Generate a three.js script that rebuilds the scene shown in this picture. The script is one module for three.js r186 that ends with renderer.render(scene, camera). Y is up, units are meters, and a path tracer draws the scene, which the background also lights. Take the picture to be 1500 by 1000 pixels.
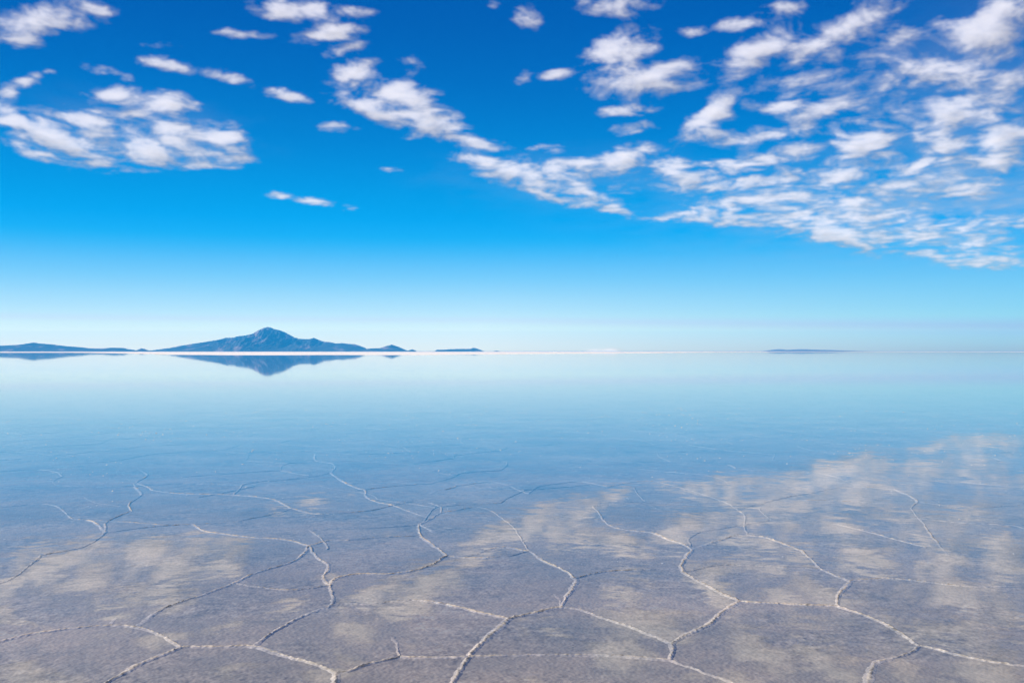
import * as THREE from 'three';
import { mergeGeometries } from 'three/addons/utils/BufferGeometryUtils.js';

// ------------------------------------------------------------------ camera
const PHOTO_W = 1500, PHOTO_H = 1000, FOCAL = 1458, HORIZON = 514.7, EYE = 1.6;
const scene = new THREE.Scene();
const camera = new THREE.PerspectiveCamera(2 * Math.atan(PHOTO_H / 2 / FOCAL) * 180 / Math.PI, 1.5, 0.1, 120000);
const PITCH = Math.atan((HORIZON - PHOTO_H / 2) / FOCAL);
camera.position.set(0, EYE, 0);
camera.rotation.set(PITCH, 0, 0);
const renderer = new THREE.WebGLRenderer({ antialias: true });
renderer.toneMapping = THREE.LinearToneMapping;
const EXPOSURE = 2.1;
renderer.toneMappingExposure = EXPOSURE;
renderer.shadowMap.enabled = true;

// ------------------------------------------------------------------ sun
const SUN_AZ = 86, SUN_EL = 31;                       // degrees left of the view, degrees up
const rad = Math.PI / 180;
const SUN = new THREE.Vector3(-Math.sin(SUN_AZ * rad) * Math.cos(SUN_EL * rad), Math.sin(SUN_EL * rad), -Math.cos(SUN_AZ * rad) * Math.cos(SUN_EL * rad));
const sun = new THREE.DirectionalLight(new THREE.Color(1, 0.93, 0.84), 4.0);
sun.position.copy(SUN).multiplyScalar(60);
sun.castShadow = true;
sun.shadow.mapSize.set(4096, 4096);
Object.assign(sun.shadow.camera, { left: -30, right: 30, top: 30, bottom: -30, near: 1, far: 140 });
scene.add(sun);

// ------------------------------------------------------------------ noise
function mulberry(a) { return () => { a |= 0; a = a + 0x6D2B79F5 | 0; let t = Math.imul(a ^ a >>> 15, 1 | a); t = t + Math.imul(t ^ t >>> 7, 61 | t) ^ t; return ((t ^ t >>> 14) >>> 0) / 4294967296; }; }
const rnd = mulberry(20240611);
const PERM = new Uint16Array(1024), GX = new Float32Array(512), GY = new Float32Array(512);
{ const p = Array.from({ length: 512 }, (_, i) => i); for (let i = 511; i > 0; i--) { const j = Math.floor(rnd() * (i + 1)); [p[i], p[j]] = [p[j], p[i]]; }
  for (let i = 0; i < 1024; i++) PERM[i] = p[i & 511];
  for (let i = 0; i < 512; i++) { const a = rnd() * 6.283185; GX[i] = Math.cos(a); GY[i] = Math.sin(a); } }
// gradient noise, about -1..1; per > 0 makes it tile with that period (at most 512)
function noise(x, y, per = 512) {
  let ix = Math.floor(x), iy = Math.floor(y); const fx = x - ix, fy = y - iy;
  ix = ((ix % per) + per) % per; iy = ((iy % per) + per) % per;
  const ix1 = ix + 1 === per ? 0 : ix + 1, iy1 = iy + 1 === per ? 0 : iy + 1;
  const sx = fx * fx * fx * (fx * (fx * 6 - 15) + 10), sy = fy * fy * fy * (fy * (fy * 6 - 15) + 10);
  const a = PERM[PERM[ix] + iy], b = PERM[PERM[ix1] + iy], c = PERM[PERM[ix] + iy1], d = PERM[PERM[ix1] + iy1];
  const n0 = GX[a] * fx + GY[a] * fy, n1 = GX[b] * (fx - 1) + GY[b] * fy, n2 = GX[c] * fx + GY[c] * (fy - 1), n3 = GX[d] * (fx - 1) + GY[d] * (fy - 1);
  return (n0 + (n1 - n0) * sx + (n2 + (n3 - n2) * sx - n0 - (n1 - n0) * sx) * sy) * 1.5;
}
function fbm(x, y, oct, per = 512, gain = 0.5) { let s = 0, a = 1, t = 0; for (let i = 0; i < oct; i++) { s += a * noise(x, y, per); t += a; a *= gain; x *= 2; y *= 2; per = Math.min(512, per * 2); } return s / t; }
const clamp = (x, a = 0, b = 1) => x < a ? a : x > b ? b : x;
const smooth = (a, b, x) => { const t = clamp((x - a) / (b - a)); return t * t * (3 - 2 * t); };
const lin = (c) => c <= 0.04045 ? c / 12.92 : Math.pow((c + 0.055) / 1.055, 2.4);
const srgb = (r, g, b) => [lin(r / 255), lin(g / 255), lin(b / 255)];

// ------------------------------------------------------------------ haze: a blue layer over the plain, as high as the summit
const GROUND_R = 21500, PEAK_D = 20000, HAZE = 5.4e-5, HAZE_TOP = (HORIZON - 478.7) / FOCAL * PEAK_D + 1, GLOW = [0.022, 0.285, 0.75];
scene.fog = new THREE.FogExp2(new THREE.Color(0.02, 0.45, 1.0), HAZE);
// what the air above and beyond the layer sends, given the whole sky's colour as it is seen through the layer
function beyondHaze(c, az, el) {
  const far = GROUND_R * 1.1 / Math.max(Math.abs(Math.cos(az)), Math.abs(Math.sin(az))) / Math.cos(el), t = Math.exp(-HAZE * Math.min(far, (HAZE_TOP - EYE) / Math.sin(el)));
  for (let k = 0; k < 3; k++) c[k] = Math.max(c[k] * 0.2, (c[k] - GLOW[k] * (1 - t)) / t);
}

// ------------------------------------------------------------------ sky: clear air and a layer of broken cloud
// clear sky by height above the horizon, in units of tan(elevation) * 1458
const AIR = [
  [0, ...srgb(227, 238, 244)], [25, ...srgb(217, 239, 250)], [65, ...srgb(174, 223, 252)], [115, ...srgb(112, 199, 251)], [170, ...srgb(28, 174, 246)],
  [225, ...srgb(2, 157, 233)], [315, ...srgb(1, 130, 211)], [415, ...srgb(1, 108, 193)], [515, ...srgb(1, 95, 181)], [900, ...srgb(2, 84, 168)], [4000, ...srgb(3, 74, 156)], [1e9, ...srgb(3, 70, 150)],
];
const AIR_SLOPES = AIR.map((p, i) => [1, 2, 3].map((k) => { // one-sided at the ends; none where the colour turns, so that nothing overshoots
  const s0 = i > 0 ? (p[k] - AIR[i - 1][k]) / (p[0] - AIR[i - 1][0]) : 0, s1 = i < AIR.length - 1 ? (AIR[i + 1][k] - p[k]) / (AIR[i + 1][0] - p[0]) : 0;
  return s0 * s1 > 0 ? 2 * s0 * s1 / (s0 + s1) : 0;
}));
function air(v, out) {
  let i = 1; while (AIR[i][0] < v && i < AIR.length - 1) i++;
  const a = AIR[i - 1], b = AIR[i], w = b[0] - a[0], t = clamp((v - a[0]) / w), t2 = t * t, t3 = t2 * t;
  for (let k = 0; k < 3; k++) out[k] = (2 * t3 - 3 * t2 + 1) * a[k + 1] + (t3 - 2 * t2 + t) * w * AIR_SLOPES[i - 1][k] + (3 * t2 - 2 * t3) * b[k + 1] + (t3 - t2) * w * AIR_SLOPES[i][k];
}
// where the clouds of the layer lie: x, y, half length, half width, tilt (degrees, down to the right), thickness
const CLOUDS = [
  [1390, 200, 230, 150, 0, .36], [1310, 335, 230, 42, 8, .42], [1140, 255, 170, 55, -10, .32], [190, 195, 165, 48, 12, .28], [570, 150, 110, 45, 15, .33], [830, 258, 125, 36, 12, .36], [1200, 110, 150, 60, -25, .3],
  [60, 28, 95, 27, -8, .8], [25, 55, 40, 14, 10, .6], [140, 14, 40, 9, 5, .6], [10, 132, 24, 14, 0, .75], [36, 118, 24, 12, -20, .7], [70, 103, 11, 5, 0, .6],
  [70, 197, 118, 20, 22, 1.1], [55, 226, 70, 12, 18, .65], [150, 236, 36, 11, 8, .8], [130, 175, 50, 17, 8, 1.05], [155, 104, 42, 9, 15, .6], [170, 136, 56, 14, 10, .8], [242, 153, 44, 20, 5, 1.05],
  [258, 188, 46, 15, 10, .85], [205, 168, 26, 12, 0, .75], [222, 222, 58, 22, 6, 1.1], [275, 216, 48, 20, 12, .95], [330, 206, 38, 24, 25, 1.05], [345, 232, 28, 10, 10, .8], [295, 240, 46, 8, 4, .75], [175, 200, 45, 12, 15, .55],
  [238, 92, 46, 11, 14, .7], [326, 108, 40, 8, 12, .7], [410, 135, 50, 9, 17, .75], [230, 62, 36, 8, 0, .45], [345, 47, 54, 8, 3, .6],
  [416, 287, 22, 6, 0, .75], [462, 295, 28, 7, 4, .8], [514, 306, 16, 6, 0, .75],
  [430, 12, 66, 19, 4, .85], [520, 14, 32, 10, 4, .6], [487, 45, 54, 17, -6, .95], [502, 72, 38, 12, -12, .85], [515, 105, 48, 17, -4, 1], [600, 95, 24, 16, 20, .5],
  [592, 142, 66, 25, 12, 1.05], [560, 163, 92, 13, 18, .85], [622, 176, 62, 20, 15, 1.05], [682, 206, 46, 11, 8, .8], [490, 185, 38, 8, 2, .6], [722, 216, 22, 6, 8, .6], [570, 247, 22, 6, 5, .45], [600, 200, 16, 5, 0, .45],
  [775, 25, 24, 20, 0, .65], [725, 5, 24, 7, 0, .45], [910, 8, 56, 18, 0, .8], [902, 74, 70, 30, -20, .85], [815, 107, 33, 12, 0, .7], [768, 113, 12, 15, 20, .55],
  [952, 115, 84, 27, -5, 1.02], [922, 160, 46, 12, -4, .75], [925, 188, 33, 12, 0, .7], [860, 130, 22, 6, 0, .45], [797, 215, 31, 8, 3, .6],
  [700, 234, 42, 10, 8, .85], [752, 252, 62, 16, 6, 1], [800, 270, 62, 10, 12, .7], [840, 240, 56, 11, -8, .85], [905, 235, 52, 20, -16, 1.02], [942, 214, 20, 9, -10, .7],
  [795, 284, 66, 9, 18, .75], [852, 275, 56, 12, 28, .85], [892, 305, 48, 9, 18, .75], [988, 245, 46, 17, 0, .95], [1005, 268, 40, 12, 0, .65], [985, 320, 56, 8, 0, .5],
  [1110, 72, 66, 24, -33, 1.05], [1195, 62, 64, 22, -18, .8], [1168, 115, 42, 10, -5, .6], [1020, 45, 34, 11, 0, .5], [1078, 38, 50, 12, -10, .6], [1150, 12, 44, 13, -6, .6], [1278, 18, 64, 20, -25, .8],
  [1455, 35, 76, 34, -25, 1.15], [1335, 45, 66, 20, -15, .55], [1342, 100, 62, 23, 0, .82], [1432, 85, 86, 18, -15, .68], [1410, 118, 105, 12, -8, .6],
  [1047, 165, 58, 20, -38, 1.05], [1036, 193, 36, 12, -5, .85], [1150, 150, 38, 14, -5, .72], [1207, 160, 62, 24, -20, .85], [1267, 178, 38, 14, -10, .6],
  [1112, 200, 76, 12, -5, .72], [1082, 240, 95, 12, -8, .78], [1160, 222, 60, 10, -8, .7], [1265, 215, 44, 26, -20, 1.08], [1240, 254, 46, 12, -25, .9],
  [1402, 165, 68, 25, -22, .95], [1455, 140, 74, 18, -22, .88], [1385, 212, 34, 20, -5, 1.05], [1355, 241, 46, 12, -25, .95], [1470, 200, 48, 26, -10, 1], [1450, 240, 66, 22, -5, .78],
  [1120, 262, 66, 11, -4, .88], [1040, 274, 56, 8, 0, .65], [1130, 290, 96, 13, -6, .85], [1100, 322, 76, 15, 5, .88], [1030, 318, 62, 9, 3, .65], [1235, 298, 56, 13, -6, .75], [1330, 270, 56, 14, -5, .85], [1425, 280, 66, 12, -5, .7],
  [1228, 345, 66, 18, 14, .95], [1190, 318, 76, 16, 5, .8], [1310, 345, 98, 12, 4, .65], [1290, 312, 66, 12, -3, .65], [1385, 335, 88, 13, -5, .68], [1465, 328, 66, 13, -3, .7], [1375, 376, 76, 9, 11, .68], [1455, 382, 76, 13, 3, .65], [1430, 356, 80, 9, 3, .6],
].map(([x, y, a, b, t, s]) => ({ x: x - PHOTO_W / 2, y: HORIZON - y, a, b, c: Math.cos(-t * rad), s: Math.sin(-t * rad), k: s }));
const CELL = 60, bins = new Map();
for (const c of CLOUDS) { const r = c.a * 1.9;
  for (let i = Math.floor((c.x - r) / CELL); i <= Math.floor((c.x + r) / CELL); i++) for (let j = Math.floor((c.y - r) / CELL); j <= Math.floor((c.y + r) / CELL); j++) { const k = i * 1000 + j; if (!bins.has(k)) bins.set(k, []); bins.get(k).push(c); } }
function charted(u, v) {                                  // thickness of the charted clouds in that direction
  const list = bins.get(Math.floor(u / CELL) * 1000 + Math.floor(v / CELL)); if (!list) return 0;
  let clear = 1, top = 0;
  for (const c of list) { const dx = u - c.x, dy = v - c.y, p = (dx * c.c + dy * c.s) / c.a, q = (dy * c.c - dx * c.s) / c.b, e = p * p + q * q; if (e < 3.4) { const g = c.k * Math.exp(-e * 1.25); clear *= 1 - 0.7 * Math.min(g, 1); if (g > top) top = g; } }
  return Math.max(top, (1 - clear) * 0.95);
}
// rounded cells of uneven size, 1 at the middle of each and 0 between them
function cells(x, y) {
  const ix = Math.floor(x), iy = Math.floor(y); let best = 9;
  for (let j = -1; j <= 1; j++) for (let i = -1; i <= 1; i++) { const h = PERM[PERM[(ix + i) & 511] + ((iy + j) & 511)], dx = ix + i + 0.5 + GX[h] * 0.42 - x, dy = iy + j + 0.5 + GY[h] * 0.42 - y, d = (dx * dx + dy * dy) * (1.0 + 0.5 * GX[(h + 77) & 511]); if (d < best) best = d; }
  return Math.max(0, 1 - Math.sqrt(best) * 1.15);
}
function cloudDensity(x, y, z) {
  const k = 1 / (y + 0.07), px = x * k, pz = z * k;       // place on the cloud layer, which has some depth
  const w1 = fbm(px * 3.1 + 7.3, pz * 2.3 + 1.7, 3), w2 = fbm(px * 3.1 + 31.1, pz * 2.3 + 11.9, 3);
  let cover;
  const wide = (0.14 + 0.62 * smooth(-0.25, 0.4, fbm(px * 0.55 + 3.1, pz * 0.35 + 9.7, 2)) + 0.34 * fbm(px * 2.6 + w1, pz * 1.9 + w2, 2)) * smooth(0.07, 0.15, y);
  let inside = 0;
  if (z < 0) { const u = -x / z * FOCAL, v = -y / z * FOCAL; inside = smooth(-140, 20, 750 - Math.abs(u)) * smooth(-140, 20, 515 - v);
    if (inside > 0) cover = charted(u + w1 * 16 + 9 * fbm(u * .035, v * .07, 3, 512, 0.65), v + w2 * 6 + 5 * fbm(u * .035 + 50, v * .07, 3, 512, 0.65)); }
  cover = inside > 0 ? cover * inside + wide * (1 - inside) : wide;
  const turn = Math.atan2(z, x) / (2 * Math.PI) + 0.5, lift = Math.asin(y);
  const rough = 0.62 * fbm(px * 8 + w1 * 1.1, pz * 8.5 + w2 * 1.1, 6, 512, 0.70) + 0.75 * fbm(turn * 230 + w1 * 0.8, lift * 58 + w2 * 0.8, 5, 230, 0.66), puff = cells(px * 10.5 + w1 * 0.8, pz * 9 + w2 * 0.8);
  return cover + (rough * 0.74 + (puff - 0.42) * 0.40) * smooth(-0.05, 0.4, cover) * (1.1 - 0.3 * smooth(0.7, 1.1, cover)) - 0.23;
}
const SKY_W = 4096, SKY_H = 3072, skyData = new Float32Array(SKY_W * SKY_H * 4);
{
  const dens = new Float32Array(SKY_W * SKY_H / 2), half = SKY_H / 2, c = [0, 0, 0];
  for (let row = 0; row < half; row++) { const el = (row + 0.5) / half * Math.PI / 2, y = Math.sin(el), h = Math.cos(el);
    if (y > 0.045) for (let col = 0; col < SKY_W; col++) { const az = ((col + 0.5) / SKY_W - 0.5) * 2 * Math.PI; dens[row * SKY_W + col] = cloudDensity(Math.cos(az) * h, y, Math.sin(az) * h); } else for (let col = 0; col < SKY_W; col++) { // far off, two cloud tops just over the horizon
      const az = ((col + 0.5) / SKY_W - 0.5) * 2 * Math.PI, z = Math.sin(az) * h, u = -Math.cos(az) * h / z * FOCAL, v = Math.tan(el) * FOCAL;
      dens[row * SKY_W + col] = z < 0 ? 1.1 * (Math.exp(-(((u - 146) / 18) ** 2) - (v / 7) ** 2) + 0.8 * Math.exp(-(((u - 117) / 12) ** 2) - (v / 5) ** 2)) - 0.3 : -1; } }
  const at = (r, q) => Math.max(0, dens[clamp(r, 0, half - 1) * SKY_W + ((q + SKY_W) % SKY_W)]);
  for (let row = 0; row < half; row++) {
    const el = (row + 0.5) / half * Math.PI / 2, y = Math.sin(el), h = Math.cos(el), v = Math.tan(el) * FOCAL;
    for (let col = 0; col < SKY_W; col++) {
      const az = ((col + 0.5) / SKY_W - 0.5) * 2 * Math.PI, x = Math.cos(az) * h, z = Math.sin(az) * h, i = ((row + half) * SKY_W + col) * 4;
      air(v, c);
      const toSun = x * SUN.x + y * SUN.y + z * SUN.z;
      // brighter and whiter low down towards the sun, duller away from it
      const low = Math.exp(-v / 110), lowest = Math.exp(-v / 25), side = clamp((0.10 - toSun) / 0.42);
      const gain = 1 + 0.5 * Math.pow(clamp(toSun), 24);
      c[0] *= gain * (1 - side * (0.45 * low + 0.16 * Math.exp(-(((v - 60) / 70) ** 2)))); c[1] *= gain * (1 - side * (0.25 * low + 0.17 * lowest)); c[2] *= gain * (1 - side * (0.13 * low + 0.15 * lowest));
      const d = dens[row * SKY_W + col];
      if (z < 0 && v > 90 && v < 600) { // thin veil between the lumps
        const u = -x / z * FOCAL, veil = 0.24 * (Math.exp(-(((u - 620) / 300) ** 2) - ((v - 200) / 55) ** 2) + 0.5 * Math.exp(-(((u - 700) / 160) ** 2) - ((v - 330) / 110) ** 2) + 0.35 * Math.exp(-(((u + 560) / 150) ** 2) - ((v - 305) / 40) ** 2) + 0.35 * Math.exp(-(((u - 90) / 170) ** 2) - ((v - 255) / 35) ** 2)) * clamp(0.7 + 1.5 * fbm(x / (y + 0.07) * 3.2, z / (y + 0.07) * 2.4, 5, 512, 0.6), 0, 1.5);
        c[0] += (0.58 - c[0]) * veil; c[1] += (0.60 - c[1]) * veil; c[2] += (0.66 - c[2]) * veil;
      }
      if (d > 0) {
        const alpha = 1 - Math.exp(-d * (1.15 + 0.85 * smooth(0.1, 0.6, d)));
        // the side of each lump towards the sun (left and up) is brighter, thick undersides greyer
        const slope = (at(row + 7, col - 5) + at(row + 15, col - 12)) * 0.5 - (at(row - 7, col + 5) + at(row - 15, col + 12)) * 0.5;
        const bright = clamp(0.62 + 0.28 * smooth(0.1, 0.75, d) - slope * 0.34, 0.46, 0.96) * (1 + 0.25 * Math.pow(clamp(toSun), 6));
        c[0] += (bright * 0.99 - c[0]) * alpha; c[1] += (bright * 0.97 - c[1]) * alpha; c[2] += (bright * 1.06 - c[2]) * alpha;
      }
      beyondHaze(c, az, el);
      for (let k = 0; k < 3; k++) c[k] /= EXPOSURE;
      skyData[i] = c[0]; skyData[i + 1] = c[1]; skyData[i + 2] = c[2]; skyData[i + 3] = 1;
    }
  }
  for (let i = 0; i < half * SKY_W; i++) { skyData[i * 4] = 0.32; skyData[i * 4 + 1] = 0.34; skyData[i * 4 + 2] = 0.38; skyData[i * 4 + 3] = 1; }
}
const skyTexture = new THREE.DataTexture(skyData, SKY_W, SKY_H, THREE.RGBAFormat, THREE.FloatType);
skyTexture.mapping = THREE.EquirectangularReflectionMapping;
skyTexture.magFilter = skyTexture.minFilter = THREE.LinearFilter;
skyTexture.needsUpdate = true;
scene.background = skyTexture;
scene.environment = skyTexture;

// ------------------------------------------------------------------ from photo pixels to places
const onGround = (px, py, y = 0) => { const d = (EYE - y) * FOCAL / (py - HORIZON); return [(px - 750) / FOCAL * d, -d]; };

// ------------------------------------------------------------------ textures (matter only: grain, crystals, ripples)
function dataTexture(n, fill, color) {
  const d = new Uint8Array(n * n * 4), o = [0, 0, 0];
  for (let j = 0; j < n; j++) for (let i = 0; i < n; i++) { fill(i / n, j / n, o); const k = (j * n + i) * 4; d[k] = clamp(o[0]) * 255; d[k + 1] = clamp(o[1]) * 255; d[k + 2] = clamp(o[2]) * 255; d[k + 3] = 255; }
  const t = new THREE.DataTexture(d, n, n, THREE.RGBAFormat);
  t.wrapS = t.wrapT = THREE.RepeatWrapping; t.magFilter = THREE.LinearFilter; t.minFilter = THREE.LinearMipmapLinearFilter; t.generateMipmaps = true;
  if (color) t.colorSpace = THREE.SRGBColorSpace;
  t.needsUpdate = true; return t;
}
const TILE = 6;                                            // metres per tile
const grainMap = dataTexture(2048, (u, v, o) => {
  const coarse = fbm(u * 7, v * 7, 4, 7), mid = fbm(u * 40 + 3, v * 40, 3, 40), rugged = smooth(-0.4, 0.5, fbm(u * 9 + 4, v * 9, 2, 9));
  const fine = noise(u * 300, v * 300, 300), f2 = noise(u * 130 + 5, v * 130, 130), pit = smooth(0.45, 0.8, noise(u * 170 + 40, v * 170, 170));
  const g = 0.865 + 0.13 * coarse + (0.16 * mid + 0.06 * fine + 0.12 * f2 - 0.15 * pit) * (0.4 + 0.8 * rugged), warm = 0.012 + 0.05 * coarse + 0.02 * mid;
  o[0] = g + warm; o[1] = g; o[2] = g - warm * 0.8;
}, true);
const grainBump = dataTexture(1024, (u, v, o) => { o[0] = o[1] = o[2] = 0.5 + 0.16 * fbm(u * 30, v * 30, 2, 30) + 0.20 * noise(u * 120 + 9, v * 120, 120) + 0.24 * noise(u * 300, v * 300, 300) + 0.1 * noise(u * 500, v * 500, 500); });
const rippleBump = dataTexture(1024, (u, v, o) => {
  const w = 0.6 * noise(u * 6, v * 6, 6);
  const calm = 0.55 + 0.9 * smooth(-0.5, 0.7, fbm(u * 5 + 2, v * 5, 2, 5));
  const r = calm * (0.75 * fbm(u * 16 + w, v * 16 - w, 2, 16, 0.4) + 0.10 * noise(u * 60 + w, v * 60, 60) + 0.025 * noise(u * 160, v * 160, 160));
  o[0] = o[1] = o[2] = 0.5 + 0.5 * r;
});

// ------------------------------------------------------------------ the salt flat
// how far out the water reaches before dry salt, by photo column of that direction
const SHORE = [[-400, 1500], [100, 1500], [170, 950], [250, 520], [330, 455], [620, 470], [780, 640], [960, 1000], [1080, 2200], [1200, 3400], [1900, 3200]];
function shore(x, z) {
  const col = z < 0 ? clamp(750 - x / z * FOCAL, -400, 1900) : x < 0 ? -400 : 1900;
  let i = 1; while (i < SHORE.length - 1 && SHORE[i][0] < col) i++;
  const [a, ra] = SHORE[i - 1], [b, rb] = SHORE[i], t = clamp((col - a) / (b - a));
  const r = Math.hypot(x, z) + 1e-6;
  return (ra + (rb - ra) * t) * (1 + 0.10 * fbm(x / r * 14, z / r * 14 + 5, 3));
}
function bed(x, z) {
  const r = Math.hypot(x, z), s = shore(x, z);
  const depth = 0.006 + 0.016 * smooth(6, 40, r) + 0.003 * fbm(x * 0.9, z * 0.9, 3) * (1 - smooth(30, 60, r));
  return -depth + (0.06 + depth) * smooth(0.93, 1.07, r / s);
}
function polarSheet(radii, spokes, height, tint) {
  const pos = [], uv = [], col = [], idx = [];
  pos.push(0, height(0, 0), 0); uv.push(0, 0); col.push(...tint(0, 0));
  for (const r of radii) for (let k = 0; k < spokes; k++) { const a = k / spokes * 2 * Math.PI, x = Math.sin(a) * r, z = -Math.cos(a) * r; pos.push(x, height(x, z), z); uv.push(x / TILE, z / TILE); col.push(...tint(x, z)); }
  for (let k = 0; k < spokes; k++) idx.push(0, 1 + (k + 1) % spokes, 1 + k);
  for (let i = 0; i < radii.length - 1; i++) for (let k = 0; k < spokes; k++) { const a = 1 + i * spokes + k, b = 1 + i * spokes + (k + 1) % spokes, c = a + spokes, d = b + spokes; idx.push(a, b, c, b, d, c); }
  const g = new THREE.BufferGeometry();
  g.setAttribute('position', new THREE.Float32BufferAttribute(pos, 3)); g.setAttribute('uv', new THREE.Float32BufferAttribute(uv, 2)); g.setAttribute('color', new THREE.Float32BufferAttribute(col, 3));
  g.setIndex(idx); g.computeVertexNormals(); return g;
}
const bedRadii = []; for (let r = 0.4; r < GROUND_R; r *= r < 60 ? 1.03 : r < 5000 ? 1.045 : 1.2) bedRadii.push(r); bedRadii.push(GROUND_R);
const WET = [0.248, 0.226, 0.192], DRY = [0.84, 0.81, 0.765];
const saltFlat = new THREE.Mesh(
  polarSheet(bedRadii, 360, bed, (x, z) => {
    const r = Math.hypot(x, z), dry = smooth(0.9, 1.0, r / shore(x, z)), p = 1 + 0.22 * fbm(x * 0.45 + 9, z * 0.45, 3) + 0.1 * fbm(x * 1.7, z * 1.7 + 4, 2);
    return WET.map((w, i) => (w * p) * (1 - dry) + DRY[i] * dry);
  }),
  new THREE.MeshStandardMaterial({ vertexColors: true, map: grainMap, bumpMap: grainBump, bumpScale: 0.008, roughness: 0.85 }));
saltFlat.name = 'salt_flat';
saltFlat.receiveShadow = true;
saltFlat.userData = { kind: 'structure', label: 'grey cracked salt crust under shallow water, white and dry at the horizon', category: 'salt flat' };
scene.add(saltFlat);

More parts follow.
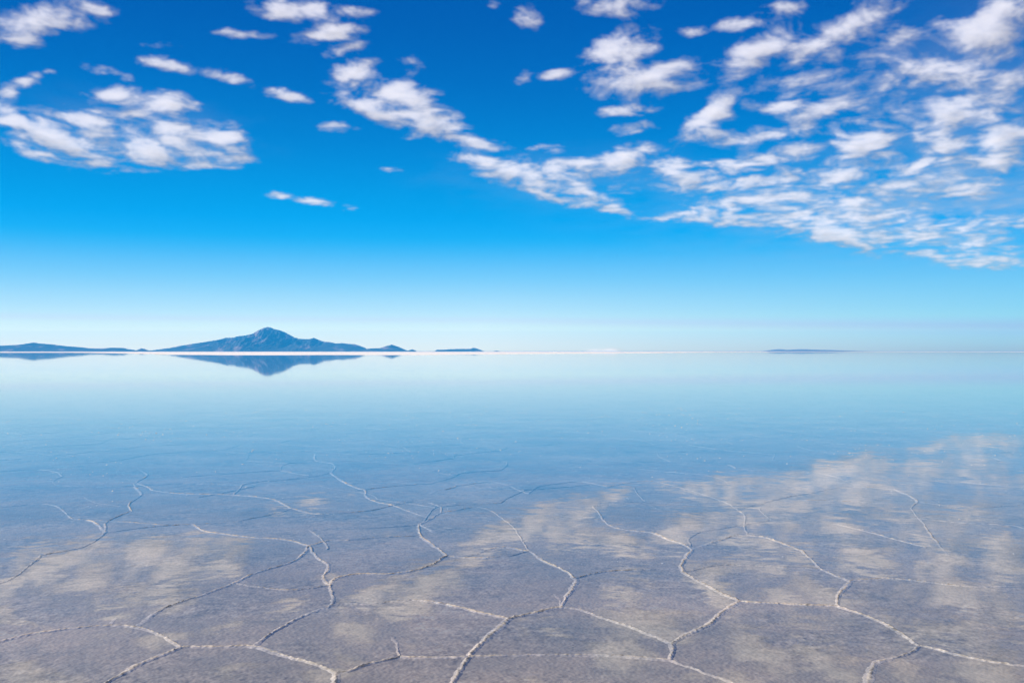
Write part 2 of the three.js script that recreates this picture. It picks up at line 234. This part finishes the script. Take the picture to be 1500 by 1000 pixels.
// ------------------------------------------------------------------ raised salt ridges between the plates, traced on the ground
const TRACED = [
  // [strength, points]
  [1, [[-60, 952], [0, 938], [40, 928], [110, 918], [163, 914], [201, 916], [232, 927], [266, 945]]], [1, [[266, 945], [318, 945], [371, 944]]], [1, [[371, 944], [410, 917], [450, 896], [486, 884]]],
  [.6, [[486, 884], [507, 882], [540, 883], [583, 878], [605, 876]]], [1, [[605, 876], [637, 880], [702, 894], [745, 904]]], [1.1, [[371, 944], [430, 962], [470, 972], [493, 983]]], [1.1, [[493, 983], [489, 1000], [470, 1040]]],
  [1, [[266, 945], [216, 967], [155, 1000], [90, 1040]]], [.9, [[203, 916], [230, 897], [259, 883], [306, 867], [345, 852], [378, 837], [425, 823], [450, 806], [453, 798]]], [.6, [[162, 912], [173, 901]]],
  [.9, [[453, 798], [414, 789], [371, 786], [324, 780], [302, 777], [283, 767]]], [.7, [[453, 798], [464, 795], [479, 791], [511, 790]]], [.6, [[453, 798], [464, 815], [479, 827], [475, 843], [484, 856], [486, 884]]],
  [.8, [[250, 721], [266, 722], [299, 723], [342, 724], [378, 727], [403, 732], [428, 744]]], [.6, [[342, 724], [351, 714], [360, 708], [384, 704]]], [.5, [[428, 744], [400, 752], [360, 760], [330, 768]]],
  [.8, [[108, 759], [133, 762], [146, 768], [155, 779]]], [.6, [[155, 779], [155, 764], [175, 755], [194, 748]]], [.6, [[194, 748], [191, 737], [207, 723]]], [.7, [[207, 723], [198, 707], [216, 712], [225, 717]]], [.5, [[198, 707], [216, 694], [204, 686]]],
  [.4, [[40, 738], [70, 737], [108, 759]]], [.8, [[461, 664], [463, 674], [486, 678], [490, 684], [484, 692]]], [1, [[484, 692], [500, 703], [522, 714], [536, 718]]], [.9, [[536, 718], [537, 726], [551, 734], [576, 739]]], [.5, [[576, 739], [600, 748], [628, 757]]],
  [.5, [[628, 735], [644, 741], [646, 750]]], [.8, [[666, 747], [646, 750], [630, 759], [614, 767]]], [.9, [[614, 767], [626, 773], [637, 779], [655, 780]]], [.5, [[614, 767], [580, 768], [551, 769]]], [.9, [[614, 767], [619, 784], [634, 795], [655, 813]]],
  [.7, [[655, 813], [680, 815], [716, 815]]], [.85, [[655, 813], [630, 827], [605, 834], [569, 839], [522, 840], [497, 845], [484, 856]]],
  [.7, [[628, 722], [640, 717], [652, 716], [668, 711]]], [.5, [[540, 709], [580, 706], [620, 709]]], [.5, [[640, 690], [662, 695], [680, 690]]],
  [1, [[776, 806], [790, 816], [810, 827], [832, 837], [842, 845]]], [.95, [[842, 845], [841, 853], [832, 870], [824, 887]]], [.5, [[842, 845], [882, 836], [950, 832], [996, 831]]], [.5, [[776, 806], [740, 800], [716, 803]]],
  [1, [[824, 887], [792, 894], [763, 901], [745, 904]]], [1.25, [[745, 904], [731, 917], [709, 935], [688, 959]]], [1.25, [[688, 959], [673, 978], [659, 1000], [630, 1045]]], [.4, [[824, 887], [818, 875], [812, 868]]],
  [1, [[824, 887], [850, 891], [882, 904], [918, 915], [950, 927], [984, 940]]], [.9, [[984, 940], [985, 952], [982, 964]]],
  [1, [[493, 983], [508, 980], [544, 968], [587, 959]]], [1, [[587, 959], [630, 960], [688, 959]]], [1, [[688, 959], [774, 957], [846, 957], [900, 957], [950, 961], [982, 964]]], [1, [[982, 964], [1012, 976], [1044, 988], [1076, 1000], [1120, 1022]]], [.5, [[587, 959], [583, 942], [576, 930]]],
  [1.05, [[984, 940], [1008, 926], [1036, 912], [1060, 894], [1084, 879]]], [1, [[1084, 879], [1052, 864], [1024, 850], [1000, 836]]], [1, [[1000, 836], [996, 828], [1004, 816], [1014, 804]]], [1, [[1014, 804], [1000, 796], [976, 788], [960, 780]]], [.7, [[1014, 802], [1040, 794], [1080, 782]]],
  [1, [[1084, 879], [1124, 881], [1180, 884], [1226, 886]]], [1, [[1226, 886], [1228, 872], [1236, 858], [1244, 849]]], [.8, [[1244, 849], [1220, 840], [1202, 832]]], [.4, [[1202, 832], [1160, 830], [1120, 828]]], [.7, [[1244, 849], [1300, 846], [1352, 850]]], [.4, [[1352, 850], [1416, 857], [1490, 856]]],
  [1, [[1226, 886], [1252, 894], [1288, 908], [1320, 926], [1346, 943]]], [.9, [[1346, 943], [1368, 948], [1400, 956], [1440, 965], [1500, 972], [1560, 975]]], [1, [[1346, 943], [1340, 951], [1316, 960], [1288, 968], [1278, 984], [1272, 1000], [1262, 1035]]],
  [.9, [[1310, 716], [1328, 724], [1344, 734], [1336, 741]]], [.7, [[1094, 782], [1120, 786], [1148, 796], [1176, 806]]], [.1, [[1336, 741], [1348, 760], [1362, 782], [1388, 812]]], [.5, [[1176, 806], [1202, 832]]], [.5, [[890, 712], [930, 705], [960, 704]]], [.5, [[868, 741], [898, 736], [904, 732]]], [.4, [[775, 722], [790, 712], [812, 708]]],
  // faint stretches, mostly under water, that close the plates
  [.2, [[155, 779], [120, 800], [60, 812]]], [.2, [[283, 767], [230, 770], [155, 779]]], [.25, [[428, 744], [470, 752], [530, 748], [576, 739]]], [.2, [[384, 704], [440, 700], [484, 692]]], [.2, [[576, 739], [605, 734], [628, 735]]], [.25, [[511, 790], [560, 786], [619, 784]]], [.3, [[716, 815], [748, 813], [776, 806]]],
  [.15, [[666, 747], [700, 742], [740, 760], [776, 806]]], [.3, [[960, 780], [904, 772], [868, 741]]], [.4, [[1080, 782], [1094, 782]]], [.2, [[668, 711], [720, 705], [775, 722]]], [.2, [[812, 708], [850, 704], [890, 712]]], [.15, [[960, 704], [1020, 720], [1080, 745], [1094, 782]]], [.2, [[1310, 716], [1250, 712], [1180, 722], [1080, 745]]],
  [.15, [[1344, 734], [1420, 742], [1510, 738]]], [.2, [[60, 812], [10, 850], [-40, 862]]], [.2, [[40, 738], [0, 742], [-40, 735]]], [.2, [[225, 717], [250, 721]]], [.15, [[360, 708], [384, 704]]], [.2, [[484, 856], [430, 862], [345, 852]]], [.15, [[1120, 828], [1060, 826], [1000, 836]]], [.2, [[716, 803], [690, 812], [655, 813]]],
];
const ridgeMat = new THREE.MeshStandardMaterial({ vertexColors: true, map: grainMap, bumpMap: grainBump, bumpScale: 0.01, roughness: 0.8 });
function ridgeGeometry(pts, strength, seed, open = [false, false]) {
  const curve = new THREE.CatmullRomCurve3(pts.map(([x, z]) => new THREE.Vector3(x, 0, z)), false, 'centripetal');
  const len = curve.getLength(), mid = curve.getPointAt(0.5), far = Math.hypot(mid.x, mid.z), ds = far < 8 ? 0.010 : far < 13 ? 0.025 : 0.05, n = Math.max(4, Math.round(len / ds));
  const ACROSS = [-1.9, -1.3, -0.95, -0.62, -0.3, 0, 0.3, 0.62, 0.95, 1.3, 1.9], pos = [], uv = [], col = [], idx = [];
  const P = curve.getSpacedPoints(n);
  for (let i = 0; i <= n; i++) {
    const p = P[i], a = P[Math.max(0, i - 1)], b = P[Math.min(n, i + 1)], tx = b.x - a.x, tz = b.z - a.z, tl = Math.hypot(tx, tz) || 1, nx = -tz / tl, nz = tx / tl;
    const s = i / n * len, end = smooth(0, 0.05, Math.min(s, len - s));
    const wob = end * (0.008 * noise(s * 5 + seed, seed * 1.7) + 0.004 * noise(s * 19 + seed, 3.3) + 0.003 * noise(s * 43, seed + 5) + 0.02 * noise(s * 1.3, seed));
    const w = (0.0062 + 0.0068 * Math.max(strength, 0)) * (1 + 0.6 * noise(s * 1.9, seed + 8) + 0.3 * noise(s * 9, seed + 18) + 0.3 * noise(s * 28, seed + 2));
    const fade = (open[0] ? smooth(0, 0.45, s) : 1) * (open[1] ? smooth(0, 0.45, len - s) : 1);
    const tall = fade * (0.0035 + (0.0017 + 0.0026 * strength * (0.8 + 0.9 * noise(s * 1.6, seed + 4))) * (1 + 0.35 * noise(s * 7, seed + 20) + 0.3 * noise(s * 23, seed + 30)));
    for (const q of ACROSS) {
      const x = p.x + nx * (wob + q * w), z = p.z + nz * (wob + q * w), e = Math.abs(q) > 1.8 ? -0.004 : Math.exp(-q * q * 1.0) * tall * (1 + 0.5 * noise(x * 40, z * 40) + 0.4 * noise(x * 95, z * 95)) + 0.0006;
      pos.push(x, bed(x, z) + e, z); uv.push(x / TILE, z / TILE);
      const g = 1 + 0.14 * noise(x * 25, z * 25), c = [0.44, 0.405, 0.365]; // one crust, cleaner or more stained in patches
      const mix = clamp(0.2 + 0.7 * strength) * clamp(0.72 + 0.5 * noise(x * 55, z * 55) + 0.3 * noise(x * 6, z * 6 + 30));
      for (let k = 0; k < 3; k++) col.push((WET[k] * (1 - mix) + c[k] * mix) * g);
    }
  }
  const m = ACROSS.length;
  for (let i = 0; i < n; i++) for (let k = 0; k < m - 1; k++) { const a = i * m + k, b = a + 1, c = a + m, d = c + 1; idx.push(a, b, c, b, d, c); }
  const g = new THREE.BufferGeometry();
  g.setAttribute('position', new THREE.Float32BufferAttribute(pos, 3)); g.setAttribute('uv', new THREE.Float32BufferAttribute(uv, 2)); g.setAttribute('color', new THREE.Float32BufferAttribute(col, 3));
  g.setIndex(idx); g.computeVertexNormals();
  const ny = g.attributes.normal; let sum = 0; for (let i = 0; i < ny.count; i++) sum += ny.getY(i);
  if (sum < 0) { const ix = g.index.array; for (let i = 0; i < ix.length; i += 3) [ix[i], ix[i + 1]] = [ix[i + 1], ix[i]]; g.computeVertexNormals(); }
  return g;
}
let ridgeCount = 0;
const ends = TRACED.flatMap(([, p]) => p), free = ([x, y]) => y < 995 && x > 0 && x < 1500 && ends.filter(([a, b]) => a === x && b === y).length < 2;
TRACED.forEach(([strength, pts], i) => {
  const m = new THREE.Mesh(ridgeGeometry(pts.map(([x, y]) => onGround(x, y)), strength, i * 3.71 + 1, [free(pts[0]), free(pts[pts.length - 1])]), ridgeMat);
  m.name = 'salt_ridge' + (ridgeCount ? '_' + String(ridgeCount).padStart(3, '0') : ''); ridgeCount++;
  m.castShadow = m.receiveShadow = true; saltFlat.add(m);
});
{ // the network goes on to the sides and further out, where the water covers most of it
  const R = mulberry(77), S = 0.85, jit = new Map(), list = [];
  const node = (i, j) => { const k = i + ',' + j; if (!jit.has(k)) { const off = ((i + j) & 1) ? 0.25 : -0.25; jit.set(k, [(i + (R() - .5) * .55) * S * 0.95, (j * 1.55 + off + (R() - .5) * .6) * S]); } return jit.get(k); };
  const edge = (p, q) => {
    const mx = (p[0] + q[0]) / 2, mz = (p[1] + q[1]) / 2, r = Math.hypot(mx, mz); if (mz > 1.5 || r > 26 || r < 1.2 || Math.abs(mx) > -mz * 0.8 + 3) return;
    const px = mz < -0.5 ? 750 - mx / mz * FOCAL : 9e9, py = mz < -0.5 ? HORIZON - EYE / mz * FOCAL : 9e9;
    if (px > -190 && px < 1690 && py > 790 && py < 1090) return;
    const inFrame = px > -60 && px < 1560 && py < 1000; if (inFrame && R() < (py > 660 ? 0.5 : 0.2)) return;
    const mid = [mx + (R() - .5) * .12, mz + (R() - .5) * .12];
    list.push(ridgeGeometry([p, mid, q], inFrame ? -0.45 + 0.85 * R() : 0.5 + 0.5 * R(), R() * 400));
  };
  for (let j = -20; j < 3; j++) for (let i = -34; i < 35; i++) { edge(node(i, j), node(i + 1, j)); if (((i + j) & 1) === 0) edge(node(i, j), node(i, j - 1)); }
  const m = new THREE.Mesh(mergeGeometries(list), ridgeMat); m.name = 'outlying_salt_ridges'; m.userData = { kind: 'stuff' }; m.castShadow = m.receiveShadow = true; saltFlat.add(m);
}

{ // crumbs of salt that stand out of the water
  const R = mulberry(4242), shape = new THREE.IcosahedronGeometry(1, 1), p = shape.attributes.position, spots = [], M = new THREE.Matrix4(), Q = new THREE.Quaternion(), E = new THREE.Euler();
  for (let i = 0; i < p.count; i++) { const k = 1 + 0.35 * noise(p.getX(i) * 1.7 + 5, p.getY(i) * 1.7 + p.getZ(i) * 2.3); p.setXYZ(i, p.getX(i) * k, p.getY(i) * k, p.getZ(i) * k); }
  shape.computeVertexNormals();
  for (let n = 0; n < 60000 && spots.length < 3600; n++) {
    const r = 5 + 24 * Math.pow(R(), 0.7), a = (R() - 0.5) * 1.35, x = Math.sin(a) * r, z = -Math.cos(a) * r;
    if (R() < smooth(6, 15, r) * smooth(0.05, 0.5, fbm(x * 0.8 + 40, z * 0.8, 3) + 0.12)) spots.push([x, z, 0.002 + 0.007 * R() * R() * (0.5 + r / 22)]);
  }
  const crumbs = new THREE.InstancedMesh(shape, new THREE.MeshStandardMaterial({ color: new THREE.Color().setRGB(0.46, 0.425, 0.38), roughness: 0.85 }), spots.length);
  spots.forEach(([x, z, s], i) => { Q.setFromEuler(E.set(R() * 0.5, R() * 6.28, R() * 0.5)); crumbs.setMatrixAt(i, M.compose(new THREE.Vector3(x, bed(x, z) < -0.008 ? -0.0015 : bed(x, z) + s * 0.3, z), Q, new THREE.Vector3(s * (1 + R()), s * 0.55, s * (0.8 + R() * 0.6)))); });
  crumbs.name = 'salt_crumbs'; crumbs.userData = { kind: 'stuff' }; crumbs.castShadow = crumbs.receiveShadow = true; saltFlat.add(crumbs);
}

// ------------------------------------------------------------------ shallow water over the salt
{
  const zones = [[7, 0.0019], [11, 0.0018], [17, 0.0016], [28, 0.0013], [50, 0.0008], [110, 0.0003], [GROUND_R, 0]];
  const radii = []; for (let r = 0.5; r < 3600; r *= 1.12) radii.push(r); for (const [r] of zones) if (r < 3600) radii.push(r); radii.push(3600); radii.sort((a, b) => a - b);
  const g = polarSheet(radii, 180, () => 0, () => [1, 1, 1]); g.deleteAttribute('color');
  const mats = zones.map(([, bump]) => new THREE.MeshPhysicalMaterial({ color: 0xffffff, transmission: 1, thickness: 0, ior: 1.38, roughness: 0.02, ...(bump ? { bumpMap: rippleBump, bumpScale: bump } : {}) }));
  g.clearGroups(); const spokes = 180; let start = 0, prev = 0;
  zones.forEach(([r], zi) => { let last = radii.findIndex((q) => q >= r); if (last < 0) last = radii.length - 1; const end = (spokes + last * spokes * 2) * 3; g.addGroup(start, end - start, zi); start = end; });
  const water = new THREE.Mesh(g, mats); water.name = 'water'; water.receiveShadow = true;
  water.userData = { kind: 'structure', label: 'thin sheet of still clear water mirroring the sky over the salt', category: 'water' };
  scene.add(water);
}

// ------------------------------------------------------------------ far hills, from their outlines; heights from the distance each stands at
const rockMat = new THREE.MeshStandardMaterial({ vertexColors: true, roughness: 0.95 });
function range(name, label, dist, outline, depth, seed, relief, hazePale = 0) {
  const x0 = outline[0][0], x1 = outline[outline.length - 1][0], NX = Math.max(40, Math.round((x1 - x0) * 2)), NZ = 110, pos = [], col = [], idx = [];
  const S = (px) => { let i = 1; while (i < outline.length - 1 && outline[i][0] < px) i++; const [a, ya] = outline[i - 1], [b, yb] = outline[i]; return Math.max(0, HORIZON - (ya + (yb - ya) * clamp((px - a) / (b - a)))); };
  for (let j = 0; j <= NZ; j++) for (let i = 0; i <= NX; i++) {
    const px = x0 + (x1 - x0) * i / NX, t = j / NZ * 2 - 1;
    const sil = (S(px) / FOCAL) * dist, reach = depth * (0.25 + 0.75 * Math.sqrt(sil / (dist * 0.025))) ;
    const bend = 0.25 * noise(px * 0.03 + seed, t * 1.5) ;
    const z = -dist + t * reach * 0.5 * -1, x = (px - 750) / FOCAL * (dist);
    const q = Math.abs(t), base = Math.pow(Math.max(0, 1 - q), 0.85);
    const spur = Math.abs(noise(px * 0.045 + t * 0.9 + seed, t * 1.1 + seed)) * 0.9 + Math.abs(noise(px * 0.12 + seed, t * 3 + 4)) * 0.35;
    const h = sil * base * (1 - relief * spur * smooth(0.0, 0.35, q) * (0.6 + 0.4 * (1 - base))) + sil * 0.16 * fbm(px * 0.16 + seed, t * 7 + seed, 4, 512, 0.6) * Math.sqrt(base) * smooth(0, .18, q);
    pos.push(x + reach * bend * 0.05 * smooth(0, 0.3, q), Math.max(h, 0) * (1) + (q > 0.99 ? -3 : 0) , z);
    const bare = smooth(0.12, 0.4, fbm(px * 0.05 + seed, t * 2.2 + seed, 4) + 0.18 * (sil > dist * 0.018 ? 1 : 0) * (px < 398 ? 1 : -0.4));
    const a = [0.045, 0.055, 0.05], b = [0.30, 0.20, 0.17];
    for (let k = 0; k < 3; k++) col.push((a[k] + (b[k] - a[k]) * bare) * (1 - hazePale) + [0.36, 0.31, 0.26][k] * hazePale);  // the pale tan mix paints extra distance haze into the rock colour
  }
  for (let j = 0; j < NZ; j++) for (let i = 0; i < NX; i++) { const a = j * (NX + 1) + i, b = a + 1, c = a + NX + 1, d = c + 1; idx.push(a, b, c, b, d, c); }
  const g = new THREE.BufferGeometry(); g.setAttribute('position', new THREE.Float32BufferAttribute(pos, 3)); g.setAttribute('color', new THREE.Float32BufferAttribute(col, 3));
  g.setIndex(idx); g.computeVertexNormals();
  if (g.attributes.normal.getY(Math.floor(NZ / 2) * (NX + 1) + 3) < 0) { const ix = g.index.array; for (let i = 0; i < ix.length; i += 3) [ix[i], ix[i + 1]] = [ix[i + 1], ix[i]]; g.computeVertexNormals(); }
  const m = new THREE.Mesh(g, rockMat); m.name = name; m.castShadow = m.receiveShadow = true; m.userData = { kind: 'structure', label, category: 'hill' }; scene.add(m); return m;
}
const D1 = PEAK_D;
const peak = range('mountain', 'broad blue mountain with one high brown-streaked summit across the water', D1, [[217, 514.7], [219, 513.7], [237, 511.3], [252, 509], [267, 505.7], [284, 503], [306, 499.6], [319.5, 497.3], [330.7, 494.5], [342, 494.2], [347.5, 492.3], [358.7, 491.2], [370, 488.6], [377, 484.3], [385, 480.2], [391, 478.7], [396, 479.4], [401.6, 481.8], [407, 482.8], [414.7, 485.2], [424, 489.9], [429.6, 493.4], [437, 495.8], [446, 496.4], [454, 496.3], [459.5, 494.5], [467, 497.6], [475, 500.3], [483.6, 500.9], [492, 502.8], [501.6, 502.3], [511, 503.5], [519.6, 504], [525.6, 505.7], [536.4, 510.7], [545, 512.5], [556, 514.7]], 5200, 3.3, 0.55);
peak.userData.category = 'mountain';
range('hills', 'long low dark blue hills left of the mountain', D1 * 0.9, [[-160, 514.7], [-120, 511], [-60, 508], [0, 506], [16, 505.3], [29, 504.5], [49, 501.3], [55, 502.6], [75, 504], [96, 506.7], [120, 508.5], [131, 509.9], [149, 510.1], [165, 508.8], [179, 509.3], [187, 511.2], [197, 512.6], [202, 514.7]], 3000, 12.1, 0.4);
range('knoll', 'small dark knoll between the low hills and the mountain', D1 * 0.86, [[195, 514.7], [201, 512], [206.7, 509.9], [211, 510.8], [216, 512.6], [220, 514.7]], 700, 5.9, 0.3);
range('foothill', 'small pointed blue hill at the foot of the mountain', D1 * 0.94, [[520, 514.7], [530, 511.5], [545, 510], [557, 509.5], [564, 506.9], [573.6, 504.5], [583, 507.6], [593, 511.9], [597, 513.2], [603.6, 511.4], [607, 512.4], [610, 514.7]], 1500, 8.4, 0.4);
range('island', 'low flat blue island with a small hump, apart from the mountain', D1 * 1.01, [[635, 514.7], [640.8, 511.9], [650, 512], [662, 511], [679, 510.7], [689, 510.7], [693.6, 509], [701, 511.2], [710, 514.7]], 1500, 2.2, 0.3);
range('islet', 'tiny dark islet beside the low flat island', D1 * 1.01, [[722, 514.7], [727, 513], [733, 514.7]], 300, 7.7, 0.3);
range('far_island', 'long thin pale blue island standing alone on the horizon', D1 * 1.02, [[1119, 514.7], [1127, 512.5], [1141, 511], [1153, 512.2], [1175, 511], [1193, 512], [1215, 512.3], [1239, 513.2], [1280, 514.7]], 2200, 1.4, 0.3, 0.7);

renderer.render(scene, camera);
